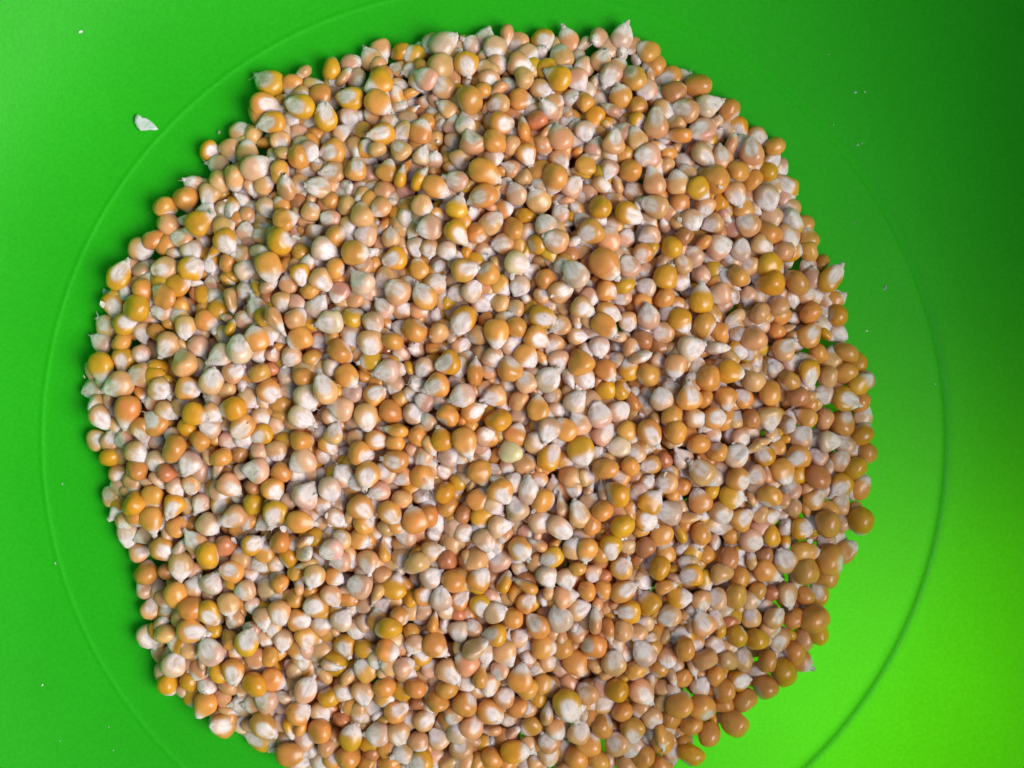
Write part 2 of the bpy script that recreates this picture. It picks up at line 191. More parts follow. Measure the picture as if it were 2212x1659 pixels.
'G': (200, 1500, '''37 16 17 280 gW;54 8 20 280 sO;66 3 16 200 sP;71 10 17 50 sO;49 16 14 200 sP;62 25 18 320 gO;47 26 14 - gT;51 38 15 - oO;73 35 19 270 gT;82 19 19 130 gT;91 29 18 290 oY;92 11 16 330 sP;107 7 20 210 gT;103 22 15 - oR;120 21 17 30 gY;117 28 17 190 nW;138 18 17 80 oO;130 7 22 240 gO;151 7 19 340 sO;175 6 16 - gP;162 3 13 - wP;193 8 15 - oO;177 17 15 140 gT;189 18 15 330 sO;205 25 16 100 nO;207 11 14 - oT;212 3 17 - gT;143 30 16 280 oY;154 26 15 - wP;170 25 17 200 gW;176 32 15 - gP;194 33 17 280 gT;105 38 18 170 gO;118 39 14 280 sP;135 34 13 - gT;82 40 14 290 sP;93 46 17 60 gW;64 38 13 - oR;59 50 14 100 gT;50 49 13 130 sP;70 52 18 - oO;91 54 12 - oP;149 39 13 - oO;159 42 17 250 gT;173 42 14 330 sO;188 48 18 160 gP;205 40 14 - oT;211 48 18 70 sY;114 51 16 190 gP;128 49 15 110 sP;137 48 14 - oO;54 62 14 90 gT;64 64 17 30 gO;80 61 17 - oO;104 60 17 280 sT;92 66 19 310 gY;120 62 14 - gW;137 66 18 280 gT;146 56 14 - oO;160 61 18 190 gO;171 55 17 300 gT;157 52 12 - oO;51 82 16 300 gW;65 79 15 - oT;81 77 21 350 gO;92 90 20 120 gW;107 70 15 240 gT;104 82 14 - oO;116 84 20 75 gY;128 82 14 280 sP;139 83 16 - gP;69 98 18 60 gW;66 112 15 280 oY;79 110 13 - oY;84 103 15 - sT;77 88 14 130 sT;121 95 15 260 oT;132 94 14 - oO;107 104 18 280 gO;120 113 17 250 oY;133 109 18 340 sO;105 113 14 - oT;90 112 14 - wP;88 126 18 240 sO;99 134 18 200 gO;100 120 13 - oT;113 124 16 180 gP;128 122 16 - gP;113 137 13 60 gW;127 139 19 320 gO;122 149 19 160 gY;138 136 13 - sP;141 148 15 20 gT;144 157 18 0 sO;150 70 17 0 gO;164 73 16 60 gT;178 70 16 - gW;192 61 13 - sP;203 61 15 - gP;193 71 14 30 gP;207 76 17 200 oY;215 68 14 - oO;154 82 17 270 gO;170 84 13 - sP;180 87 17 290 gY;193 89 16 0 sY;207 90 17 350 sO;172 99 17 350 nW;192 102 18 130 sO;152 97 15 270 gT;145 100 13 - gT;161 93 14 - sP;154 115 20 60 gP;172 107 19 180 gO;168 119 15 - oY;178 117 16 - gT;206 112 16 - oO;191 118 18 280 gT;150 130 17 30 gO;164 130 15 - gT;188 129 15 280 sT;200 131 12 - wP;213 129 18 30 gO;162 143 17 230 oO;177 135 13 - oR;183 146 19 80 sY;200 144 17 180 gW;214 144 18 300 gT;156 154 13 - wP;168 151 14 - oT;183 158 16 - oO;165 162 15 - gW;208 161 16 - oO;195 163 14 - oO;217 115 16 - sY;198 155 13 - oR'''),
'D': (200, 700, '''47 9 16 330 gT;33 23 20 60 gY;48 19 15 50 oP;38 33 14 - wP;29 43 18 280 gY;43 45 17 190 oY;52 27 14 50 sP;50 33 14 - oO;61 37 19 140 sO;62 19 18 190 gT;64 5 16 - oO;79 7 15 290 wW;80 19 18 25 gY;72 29 18 20 sY;60 47 15 - gP;74 43 14 - oO;82 46 10 - wR;83 36 12 - oR;92 30 14 90 sP;94 33 15 - wP;97 45 16 70 sY;90 53 17 330 sO;104 27 13 - nO;106 40 18 280 nT;115 20 16 30 gW;116 34 15 340 wP;104 15 15 - oO;130 19 22 280 sO;126 9 18 350 nW;152 10 15 - oO;151 24 16 280 gY;143 29 15 100 sT;157 33 15 - oO;165 27 18 310 gT;167 7 19 330 gW;162 15 13 - gP;174 20 15 - oO;186 9 19 0 sO;197 16 14 140 oO;211 13 18 200 gY;190 28 19 130 gW;205 26 16 - gT;213 34 19 150 gT;175 35 16 250 sP;139 41 15 280 gT;122 45 17 110 gP;129 39 12 - oR;135 53 20 300 nT;115 52 16 20 gP;148 42 15 330 sP;149 51 15 50 oT;162 43 17 60 gW;169 54 19 190 gW;157 54 12 - oY;185 51 15 20 oY;204 44 15 130 gW;192 42 12 - sP;198 55 17 280 gP;216 46 14 - gT;178 43 14 - oT;24 56 16 140 gT;38 55 17 20 gY;48 61 14 280 gP;22 67 15 150 sW;36 66 15 - oO;57 61 13 - oO;65 54 12 - oO;76 58 17 270 gT;21 84 20 280 sY;36 79 16 260 gY;48 76 14 290 gP;64 69 19 240 gT;85 70 16 300 sP;98 76 18 210 gW;111 71 21 95 gW;122 64 18 110 sO;101 63 15 - gT;130 61 16 280 sP;123 75 14 290 sP;132 75 12 - oP;149 65 18 210 sO;162 66 13 - gP;144 77 15 230 gP;159 77 14 20 oO;177 74 18 - oO;170 64 13 - oO;184 63 16 290 gP;196 68 18 270 gT;209 67 16 170 oO;216 58 15 150 sP;215 75 14 220 sP;138 64 13 - sP;30 82 15 - oO;46 88 17 190 gT;59 84 15 - oY;75 79 20 120 oT;72 88 11 - wP;84 84 14 - sT;108 86 17 30 gT;93 92 19 80 gP;16 97 15 200 gW;32 95 20 200 gT;60 98 17 320 gT;49 101 15 - nO;78 97 18 350 gO;113 95 13 - wP;125 87 16 - oO;141 88 14 100 gW;152 90 15 - oO;132 84 13 - oR;166 97 22 110 gT;181 89 18 310 sO;193 88 12 - oO;206 86 18 190 gW;131 100 19 320 gO;155 103 19 300 gW;103 97 14 - oT;142 99 13 - sP;38 113 22 260 sO;21 116 17 300 gT;106 111 19 180 oY;94 105 15 150 gT;117 104 16 320 sP;64 112 17 330 gT;56 118 18 140 gO;83 114 19 345 sY;126 116 16 320 gP;138 115 14 - oO;152 116 20 330 gW;176 110 18 170 sP;199 101 17 30 gO;215 103 14 - oO;210 112 17 340 oO;193 116 20 280 gT;190 97 13 30 sP;20 130 15 - gT;28 130 15 70 gT;48 125 19 280 gO;36 130 13 - gP;57 131 12 50 gP;68 136 19 240 oO;77 123 14 - oY;92 122 16 170 gP;86 132 15 280 oO;95 130 12 - oO;112 122 19 230 gO;105 132 16 270 gP;125 127 17 210 gY;140 132 15 260 oY;152 130 16 0 oO;162 121 13 - sP;172 126 16 70 gT;185 118 13 - sP;200 130 17 350 gO;212 124 18 170 nO;213 132 15 - oO;28 142 14 200 oY;45 139 17 330 gT;44 151 15 - oO;33 154 15 290 gT;57 145 16 300 gP;78 146 18 250 gW;98 142 16 200 oO;112 140 13 - oR;125 137 14 - oP;135 138 15 280 sT;121 150 19 180 gP;151 145 19 210 sP;166 140 14 20 gP;178 137 12 - wP;191 139 18 350 oO;212 144 18 170 gO;178 153 17 130 gP;104 158 18 320 gT;91 153 14 - gT;65 152 14 - oR;137 152 15 - oO;133 161 15 - gO;194 153 19 260 gO;205 151 16 160 gP;216 155 15 - gT;68 160 16 - gP;79 160 16 - gT;157 154 13 - sP;148 153 14 - gP;154 163 16 - gT;50 163 18 - oO;27 163 14 150 gP;168 161 15 - gT'''),
'E': (1200, 700, '''4 6 15 280 gW;13 6 14 270 gT;25 8 15 300 gW;49 8 14 330 gT;70 16 18 340 gC;82 4 15 - oY;87 9 16 310 sW;103 10 14 - oR;6 19 16 100 sO;19 18 13 - wP;36 20 19 10 gO;51 22 16 90 oO;17 29 16 40 gT;28 28 13 - sP;9 37 20 120 gO;25 40 15 - oY;41 33 17 - gW;60 31 15 310 sO;71 31 15 - gW;90 26 15 20 oO;78 21 14 - wP;107 22 21 130 gW;99 34 18 30 gT;116 16 14 - sR;117 31 12 - wP;127 17 25 310 sO;142 17 17 130 gP;152 21 12 - sP;157 7 14 270 oY;169 7 16 240 oY;177 16 15 110 gT;166 24 18 60 sY;140 29 15 40 oY;128 34 15 340 oO;153 31 14 - gW;165 37 15 - oO;176 28 14 - gP;189 38 21 90 sY;151 42 14 250 sO;195 12 13 - gP;201 5 15 - gP;214 10 19 80 gW;187 23 10 - oT;198 28 14 - oO;214 25 17 - oO;208 38 13 - gP;138 38 13 - sP;76 39 12 - wR;87 36 14 - gT;47 42 15 330 gP;58 41 14 160 sT;68 46 14 250 gT;35 53 22 240 gY;17 49 13 - wP;27 52 12 - oY;87 51 20 340 gY;99 43 14 - sT;113 45 17 330 gT;129 48 18 340 gO;127 57 20 320 sO;141 54 14 280 gT;155 50 18 100 gP;176 53 19 300 sY;191 57 18 280 oO;202 60 15 - oO;213 62 14 - wP;210 51 17 - nP;203 44 14 - sP;5 59 18 0 oO;20 61 16 30 oT;43 62 15 170 oT;56 62 21 270 sO;49 53 12 - oO;69 59 15 280 oO;83 65 18 330 gO;93 69 16 240 gT;66 69 15 30 gP;109 63 15 - gT;118 59 14 310 sP;4 71 13 - wP;18 71 15 0 nO;34 70 15 45 gT;47 73 13 - oT;123 70 15 - gW;115 73 13 - wP;76 77 18 310 sO;65 83 17 100 oO;52 84 15 45 gT;43 86 19 90 nO;35 83 17 270 sP;24 81 18 200 gY;9 84 15 - gP;97 80 17 270 gP;110 79 18 110 oO;90 91 19 50 gW;114 90 17 310 gP;127 86 17 310 sO;142 84 17 100 sY;134 78 13 - gP;150 76 17 20 nP;152 65 15 - oR;164 61 16 - gT;163 70 12 - oO;183 71 19 20 gW;200 71 18 0 nW;213 73 15 - gY;153 88 17 - oO;162 79 13 - gP;172 83 17 260 sT;186 83 16 - gT;195 91 18 320 oO;209 86 19 350 sY;4 94 14 - wP;17 95 18 200 gO;30 92 13 - gT;75 92 17 120 gP;64 95 13 - gP;34 102 18 200 gW;54 102 17 200 gT;72 105 15 - oT;10 105 15 150 sP;93 102 13 - gT;108 105 17 50 gW;126 98 14 - oY;137 98 14 - oY;147 101 13 20 gW;163 103 17 100 gP;181 102 19 - gO;191 103 14 - oO;205 104 17 280 sO;216 103 15 - gO;169 97 15 100 sP;155 110 15 100 sP;83 109 18 90 sO;96 111 14 - gP;71 114 14 80 sP;57 117 18 - oY;42 112 17 30 gO;24 115 16 - oO;11 118 14 120 gP;3 113 15 30 gP;123 113 19 110 gW;110 120 18 120 sP;136 112 17 - gP;146 114 14 - oO;169 115 16 - oO;186 116 16 - gT;198 116 17 - gO;211 117 13 60 gT;69 126 17 70 sO;101 123 18 140 sO;90 124 18 - gP;49 127 15 30 gP;39 121 13 - oO;36 133 22 290 sO;21 129 17 110 sY;6 127 15 - oO;82 132 17 60 gT;126 126 18 50 gP;142 126 17 310 sO;156 126 20 300 gO;171 125 17 - oO;172 132 13 - nP;187 134 16 - oO;197 127 13 - sP;208 127 12 - gW;215 129 14 - gP;65 137 17 100 sC;135 135 17 170 gC;111 138 21 290 sY;91 141 20 60 gY;100 143 16 - sO;75 145 15 40 oT;49 139 12 - gP;19 139 14 - sP;8 142 15 - gP;46 152 18 290 sO;55 150 13 - gP;64 149 13 - gP;30 157 17 300 sO;22 150 13 - wP;9 155 19 310 sO;76 157 20 90 sW;103 152 14 - gT;115 154 14 - gT;128 149 17 - oO;143 146 15 - oO;156 146 15 - gO;165 142 13 - oR;177 142 15 130 gW;189 151 19 - gT;201 150 14 - gP;212 140 18 40 gW;213 156 17 330 oO;168 155 17 - gT;154 159 16 60 gT;177 157 15 - oO;106 161 15 - gT;94 160 14 - sP;131 162 16 - oO;61 162 17 - oO;23 163 17 - oY'''),
'J': (200, 1400, '''28 11 14 130 gT;32 22 16 220 gW;43 15 16 - oY;55 13 17 270 sO;68 19 17 240 gY;70 7 15 - gP;80 5 15 270 gT;86 17 16 240 gP;98 17 16 240 gY;105 5 18 320 gT;110 12 12 280 sP;121 17 15 - oY;121 7 13 - oR;133 8 17 300 gO;134 24 19 250 gY;107 26 20 210 gT;144 15 14 20 sP;154 11 19 60 gW;170 8 18 280 gW;165 19 15 - gT;187 9 14 0 sP;190 20 19 320 gO;201 9 16 200 gP;174 26 16 - gP;151 28 20 350 sO;160 23 14 310 sP;209 23 18 310 gO;217 13 15 - oT;46 26 15 - oO;54 28 18 280 sO;71 31 16 50 sO;91 31 17 320 sP;193 29 15 - oO;38 30 16 260 gT;23 15 13 - gT'''),
'K': (1200, 1400, '''1 14 14 - oO;8 11 13 - wP;23 11 16 - oY;31 4 14 280 sY;33 14 10 - sP;45 13 17 50 sO;60 10 18 300 gO;69 19 18 120 gP;55 18 16 310 sP;77 8 20 90 sW;88 15 18 - oO;93 5 13 - sP;106 7 15 - gT;110 23 20 110 gT;99 18 16 100 nP;117 15 14 45 sP;134 10 18 - oY;125 20 16 - oO;143 21 15 - oO;154 4 15 60 gT;166 3 16 - gT;176 5 14 - oO;157 15 18 50 sY;170 11 14 - oO;188 14 18 110 sO;196 9 14 - oY;209 12 18 350 sY;202 23 17 300 gT;167 22 20 170 gW;182 26 17 10 nT;153 27 17 330 gO;13 24 17 - oO;3 27 19 110 sO;20 24 13 - sP;26 27 14 - nO;34 24 14 - oR;47 26 17 280 sY;59 31 17 - gP;70 31 14 - sP;85 28 17 20 gP;117 30 16 - oO;125 31 12 - oO;138 32 17 - oY;98 33 20 - gP;198 30 15 310 sT;216 26 17 - gO'''),
}
TINT = {'Y': (.80, .42, .03), 'O': (.82, .39, .085), 'T': (.80, .45, .19), 'P': (.78, .47, .28), 'W': (.79, .57, .41), 'R': (.66, .27, .10), 'C': (.87, .74, .44)}
K_ = []
for tname in ('J', 'K', 'A', 'B', 'C', 'D', 'E', 'F', 'G', 'H', 'I'):
    x0, y0, s = TILES[tname]
    for e in s.split(';'):
        x, y, l, a, tc = e.split()
        u = (x0 + int(x) * 10 / 2.212) * 2212 / 3000; v = (y0 + int(y) * 10 / 2.212) * 2212 / 3000
        u += rng.uniform(-1.2, 1.2); v += rng.uniform(-1.2, 1.2)
        K_.append([u, v, int(l) * 10 / 3.0, (None if a == '-' else float(a)), tc[0], tc[1]])
kept = []
for k in K_:
    if all((k[0] - q[0]) ** 2 + (k[1] - q[1]) ** 2 > (0.23 * (k[2] + q[2])) ** 2 for q in kept): kept.append(k)
K_ = kept
for k in K_: k[2] *= 0.985
# the heap goes on below the bottom edge of the picture
EDGE = [(1350,50),(1500,160),(1600,240),(1690,310),(1750,470),(1830,590),(1830,690),(1885,820),(1885,930),(1880,1050),(1870,1150),(1830,1210),(1790,1290),(1770,1380),(1720,1450),(1620,1560),(1520,1620),(1440,1675),(1350,1710),(1100,1745),(850,1730),(700,1690),(620,1659),(530,1600),(430,1560),(350,1490),(310,1400),(320,1310),(300,1240),(260,1170),(225,1080),(200,970),(190,840),(205,740),(220,640),(250,560),(340,490),(350,440),(440,350),(480,290),(550,240),(560,150),(720,130),(820,90),(940,70),(1050,50),(1230,60)]
EP = np.array(EDGE, float)
def edge_dist(P):
    """signed distance in units, positive inside the heap's outline"""
    P = np.atleast_2d(P).astype(float); A = EP; B = np.roll(EP, -1, 0); best = np.full(len(P), 1e9); inside = np.zeros(len(P), bool)
    for a, b in zip(A, B):
        ab = b - a; t = np.clip(((P - a) @ ab) / (ab @ ab), 0, 1); d = np.linalg.norm(P - (a + t[:, None] * ab), axis=1); best = np.minimum(best, d)
        c = ((a[1] > P[:, 1]) != (b[1] > P[:, 1])); xx = a[0] + (P[:, 1] - a[1]) / (b[1] - a[1] + 1e-12) * ab[0]; inside ^= c & (P[:, 0] < xx)
    return np.where(inside, best, -best)
def grid_points(pitch, margin, avoid=None, rmin=0, jit=.22):
    out = []; row = 0; v = 30.0
    while v < 1770:
        u = 170.0 + (row % 2) * pitch / 2
        while u < 1910:
            out.append((u + rng.uniform(-jit, jit) * pitch, v + rng.uniform(-jit, jit) * pitch)); u += pitch
        v += pitch * .866; row += 1
    out = np.array(out); out = out[edge_dist(out) > margin]
    if avoid is not None and len(avoid): out = out[(((out[:, None] - avoid[None]) ** 2).sum(-1).min(1)) > rmin ** 2]
    return out
def scatter(n, rmin, ymin=-1e9, margin=20, avoid=None):
    out = []; tries = rng.uniform((180, 40), (1900, 1760), (n * 12, 2)); ok = (edge_dist(tries) > margin) & (tries[:, 1] > ymin)
    A = np.array(avoid) if avoid else np.zeros((0, 2))
    for p in tries[ok]:
        if len(A) and ((A - p) ** 2).sum(1).min() < rmin ** 2: continue
        A = np.vstack([A, p]); out.append(p)
        if len(out) >= n: break
    return out
def rand_kind():
    return rng.choice(list('ggssonw')), rng.choice(list('YOOOTTTPPR'))
placed = [(k[0], k[1]) for k in K_]
n_photo = len(K_)
for p in [q for q in grid_points(52, 8, np.array(placed), 38) if q[1] > 1600]:
    a, b = rand_kind(); K_.append([p[0], p[1], rng.uniform(45, 60), None, a, b])

# small kernels wedged between the ones read off the photograph
placed = np.array([(k[0], k[1]) for k in K_])
for p in grid_points(27, 22, placed, 22.5, .30):
    a, b = rng.choice(list('gsns')), rng.choice(list('OTTTPPWY')); K_.append([p[0], p[1], rng.uniform(40, 52), None, a, b])
# depth: bigger outlines lie on top, small glimpses lie deeper between them
U = np.array([[k[0], k[1]] for k in K_]); ed = edge_dist(U) * K
LL = np.array([k[2] for k in K_]) * K * (1.07 - .13 * smooth(4, 16, ed))     # mm, nearer the lens in the middle of the heap
def top(edmm): return 2.2 + 10.5 * (1 - np.exp(-np.clip(edmm - 3, 0, None) / 22.0))
bump = 1.0 * np.sin(U[:, 0] / 97.0 + 1) * np.sin(U[:, 1] / 83.0) + .8 * np.sin(U[:, 0] / 41.0) * np.sin(U[:, 1] / 57.0 + 2)
zt = top(ed) + bump * smooth(8, 25, ed)
zt = zt + np.clip((LL - 4.9) * 1.15, -2.6, 1.6)
rad = LL * .42
z = np.maximum(zt, rad * .8); z0 = z.copy()
XY = U * K; dU = XY[:, None, :] - XY[None]; d2 = (dU ** 2).sum(-1); R2 = (rad[:, None] + rad[None]) * .86
ii, jj = np.where(np.triu(d2 < R2 ** 2, 1)); dxy = np.sqrt(d2[ii, jj]); RR = R2[ii, jj]; need = np.sqrt(np.maximum(RR ** 2 - dxy ** 2, 0))
for it in range(80):
    dz = z[jj] - z[ii]; s = np.where(np.abs(z0[jj] - z0[ii]) > .25, np.sign(z0[jj] - z0[ii]), np.where(dz >= 0, 1, -1)); s[s == 0] = 1
    pen = np.clip(need - dz * s, 0, None) * .22; mv = np.zeros_like(z); cnt = np.zeros_like(z) + 1
    np.add.at(mv, ii, -pen * s * .5); np.add.at(mv, jj, pen * s * .5)
    z = z + np.clip(mv, -.5, .5) + (z0 - z) * .12
    z = np.maximum(z, rad * .78)
Z = z
n_extra = len(K_) - n_photo
print('kernels from photo', n_photo, 'surface total', len(K_))

# ---- shape of one kernel: x = width, y = towards the tip, z = germ face up
def kernel_shape(L, W, T, ns, nr, white_at, germ, tipw, seed, wrinkle=1.0):
    r = np.random.default_rng(seed)
    s = np.linspace(0, 1, nr) ** .9; s = .5 * (1 - np.cos(np.pi * s)) * .55 + s * .45
    peak = r.uniform(.36, .48); cp = r.uniform(1.9, 2.5); tp = r.uniform(1.35, 2.3)
    f = np.where(s < peak, (1 - (1 - s / peak).clip(0) ** cp).clip(0) ** (1 / cp), tipw + (1 - tipw) * (1 - ((s - peak) / (1 - peak)).clip(0) ** tp))
    s[-2] = .975; f[0] = 0.03; f[-2] = tipw * .62; f[-1] = .02
    th = np.linspace(0, 2 * np.pi, ns, endpoint=False)
    S, TH = np.meshgrid(s, th, indexing='ij'); f2 = f[:, None]
    sq = r.uniform(.78, 1.0)                                          # a little boxy where it pressed on its neighbours on the cob
    cx, cz = np.sign(np.cos(TH)) * np.abs(np.cos(TH)) ** sq, np.sign(np.sin(TH)) * np.abs(np.sin(TH)) ** sq
    x = .5 * f2 * cx; zz = .5 * f2 * cz; y = S - .52
    for q in range(5):                                                # lumps
        k = r.normal(0, 1, 3) * 4.2; ph = r.uniform(0, 6.28); w = np.sin(k[0] * x + k[1] * y + k[2] * zz + ph) * .032
        x = x * (1 + w); zz = zz * (1 + w * 1.2)
    bend = r.normal(0, .05); x = x + bend * (y ** 2 - .1)
    up = smooth(-.15, .65, cz)
    gm = up * smooth(1.28, .18, np.sqrt((cx * f2 / .70) ** 2 + ((S - .60) / .38) ** 2))
    groove = np.exp(-(cx * f2 / .16) ** 2) * up * smooth(.30, .5, S) * smooth(1.02, .85, S)
    zz = zz - germ * (.075 * gm + .035 * groove) * wrinkle
    wr = np.sin(S * r.uniform(24, 34) + cx * r.uniform(-2, 2) + r.uniform(0, 6)) * .012 * smooth(.55, .8, S) * wrinkle
    zz = zz + wr * np.sign(cz) * f2; x = x + wr * np.sign(cx) * .5 * f2
    zz = np.where(cz < 0, zz * .86, zz)
    wa = white_at + .04 + r.normal(0, .03)
    white = smooth(wa - .30, wa + .26, S)
    white = np.maximum(white, gm * germ * 1.08) - .32 * groove * germ * smooth(.25, .8, gm)
    V = np.stack([x * W, y * L, zz * T], -1).reshape(-1, 3)
    co = np.stack([x, y, zz], -1).reshape(-1, 3) + r.uniform(-50, 50, 3)
    i = np.arange(nr - 1)[:, None] * ns; j = np.arange(ns)[None]
    F = np.stack([i + j, i + ns + j, i + ns + (j + 1) % ns, i + (j + 1) % ns], -1).reshape(-1, 4)
    return V, F, co, white.reshape(-1)
def tip_cap_shape(L, W, T, seed, ns=10):
    """ragged papery stub where the kernel tore off the cob"""
    r = np.random.default_rng(seed); V = []; F = []
    rows = [(.405, 1.0), (.46, .92), (.53, .80), (.60, .62)]
    ln = r.uniform(.3, .95)
    for q, (y, k) in enumerate(rows):
        for i in range(ns):
            a = 2 * math.pi * i / ns; jag = r.uniform(-.05, .07) * ln if q == 3 else r.uniform(-.012, .012)
            yy = .405 + (y - .405) * ln + jag; rr = k * r.uniform(.85, 1.12)
            V.append((.15 * rr * math.cos(a) * W, yy * L, .15 * rr * math.sin(a) * T))
    n0 = len(V)
    for q in range(3):
        for i in range(ns): F.append((q * ns + i, q * ns + (i + 1) % ns, (q + 1) * ns + (i + 1) % ns, (q + 1) * ns + i))
    c = len(V); V.append((0, (.405 + .10 * ln) * L, 0))
    for i in range(ns): F.append((2 * ns + i, 2 * ns + (i + 1) % ns, c))
    if r.random() < .35:                                              # a frayed fibre
        a = r.uniform(0, 6.28); b = len(V); p = np.array([.10 * W * math.cos(a), (.405 + .12 * ln) * L, .10 * T * math.sin(a)])
        d = np.array([r.normal(0, .5), 1, r.normal(0, .5)]); d /= np.linalg.norm(d)
        for q in range(4):
            w = .022 * W * (1 - q / 4.5)
            V += [tuple(p + (w, 0, 0)), tuple(p + (-w * .5, 0, w)), tuple(p + (-w * .5, 0, -w))]
            p = p + d * .07 * L; d = d + r.normal(0, .25, 3); d /= np.linalg.norm(d)
        for q in range(3):
            for e in range(3): F.append((b + q * 3 + e, b + q * 3 + (e + 1) % 3, b + q * 3 + 3 + (e + 1) % 3, b + q * 3 + 3 + e))
    return np.array(V), F
def orient(kind, ang, r):
    roll = {'g': 0, 's': math.pi, 'n': (math.pi / 2) * r.choice([-1, 1]), 'o': r.uniform(0, 6.28), 'w': r.uniform(0, 6.28)}[kind]
    roll += r.normal(0, .16)
    pitch = {'g': r.normal(.02, .13), 's': r.normal(.02, .13), 'n': r.normal(0, .12), 'o': -r.uniform(.55, 1.2), 'w': r.uniform(.75, 1.15)}[kind]
    if kind == 'o' and ang is not None: pitch = -r.uniform(.35, .8)
    if kind == 'w' and ang is not None: pitch = r.uniform(.5, .8)
    if ang is None: ang = r.uniform(0, 360)
    return Matrix.Rotation(math.radians(ang - 90), 3, 'Z') @ Matrix.Rotation(pitch, 3, 'X') @ Matrix.Rotation(roll, 3, 'Y'), ang
def make_params(kind, tint, size, ang, r):
    """size = longest visible extent in mm -> real length, width, thickness"""
    if kind in 'gs':
        L = size * 1.0; W = L * r.uniform(.86, .98) if size < 5.5 else L * r.uniform(.74, .86); T = W * r.uniform(.66, .84)
    elif kind == 'n':
        L = size; W = L * r.uniform(.78, .9); T = L * r.uniform(.52, .62)
    elif kind == 'o':
        W = size * r.uniform(.97, 1.03); T = W * r.uniform(.84, .95); L = W * r.uniform(1.05, 1.2)
    else:
        W = size * r.uniform(.95, 1.02); T = W * r.uniform(.82, .92); L = W * r.uniform(1.05, 1.2)
    wa = {'Y': .76, 'O': .78, 'T': .70, 'P': .62, 'W': .50, 'R': .95, 'C': .90}[tint] + r.normal(0, .08)
    if kind == 'o': wa += .03
    germ = {'Y': 1.0, 'O': .92, 'T': .85, 'P': .95, 'W': 1.0, 'R': .5, 'C': .7}[tint] * r.uniform(.8, 1.1)
    if kind in 'osn': germ *= .9
    c = np.array(TINT[tint]); c = c * r.uniform(.84, 1.08) * (1 + r.normal(0, .03, 3)); c[1] *= r.uniform(.90, 1.07)
    return L * MM, W * MM, T * MM, wa, germ, r.uniform(.16, .28), np.clip(c, .004, .86)

def visible_rank(k, i):
    return k[2] + .15 * min(ed[i] < 4, 1) * 10
inframe = [i for i in range(n_photo) if U[i, 1] < 1650]
best300 = set(sorted(inframe, key=lambda i: -visible_rank(K_[i], i))[:299])

# ---- words for the labels
CN = {'Y': 'yellow', 'O': 'orange', 'T': 'tan', 'P': 'pale pinkish', 'W': 'whitish', 'R': 'reddish brown', 'C': 'cream'}
VN = {'g': 'germ face up', 's': 'smooth back up', 'n': 'lying on edge', 'o': 'round crown up', 'w': 'white tip end up'}
HR = ['three', 'two', 'one', 'twelve', 'eleven', 'ten', 'nine', 'eight', 'seven', 'six', 'five', 'four']
DN = ['right', 'upper right', 'up', 'upper left', 'left', 'lower left', 'down', 'lower right']
def words(i):
    k = K_[i]; dx, dy = U[i, 0] - 1045, -(U[i, 1] - 890); h = HR[int(round(math.degrees(math.atan2(dy, dx)) / 30)) % 12]
    e = ed[i]; rr = math.hypot(dx, dy) * K
    ring = 'heap rim' if e < 6 else 'inside rim' if e < 17 else 'halfway out' if rr > 42 else 'near centre' if rr > 18 else 'heap centre'
    sz = 'biggest' if LL[i] > 6.4 else 'big' if LL[i] > 5.7 else 'medium'
    t = ''
    if k[3] is not None and k[4] in 'gsn': t = ', tip ' + DN[int(round(k[3] / 45)) % 8]
    return ('large ' if LL[i] > 6.8 else '') + CN[k[5]], VN[k[4]], t, ring, h
labels = {}
def near(i, n):
    o = np.argsort(((U - U[i]) ** 2).sum(1))[1:12]
    q = o[n]; dx, dy = U[q, 0] - U[i, 0], -(U[q, 1] - U[i, 1]); d = ['right', 'top', 'left', 'bottom'][int(round(math.degrees(math.atan2(dy, dx)) / 90)) % 4]
    return CN[K_[q][5]].split()[-1] + ' one at ' + d
def build_labels(ids):
    lv = {i: 0 for i in ids}
    for rnd in range(9):
        seen = {}
        for i in ids:
            c, v, t, ring, h = words(i); n = lv[i]
            if n == 0: s = f'{c} kernel, {v}{t}, {ring}, {h} o\'clock'
            elif n <= 4: s = f'{c} kernel{t}, {ring}, {h} o\'clock, {near(i, n - 1)}'
            else: s = f'{c} kernel, {v}, {ring}, {h} o\'clock, {near(i, n - 4)}'
            seen.setdefault(s, []).append(i)
        bad = [g for g in seen.values() if len(g) > 1]
        if not bad: break
        for g in bad:
            for i in (g if lv[g[0]] == 0 else g[1:]): lv[i] += 1
    return {g[0]: s for s, g in seen.items()}
labels = build_labels(sorted(best300))

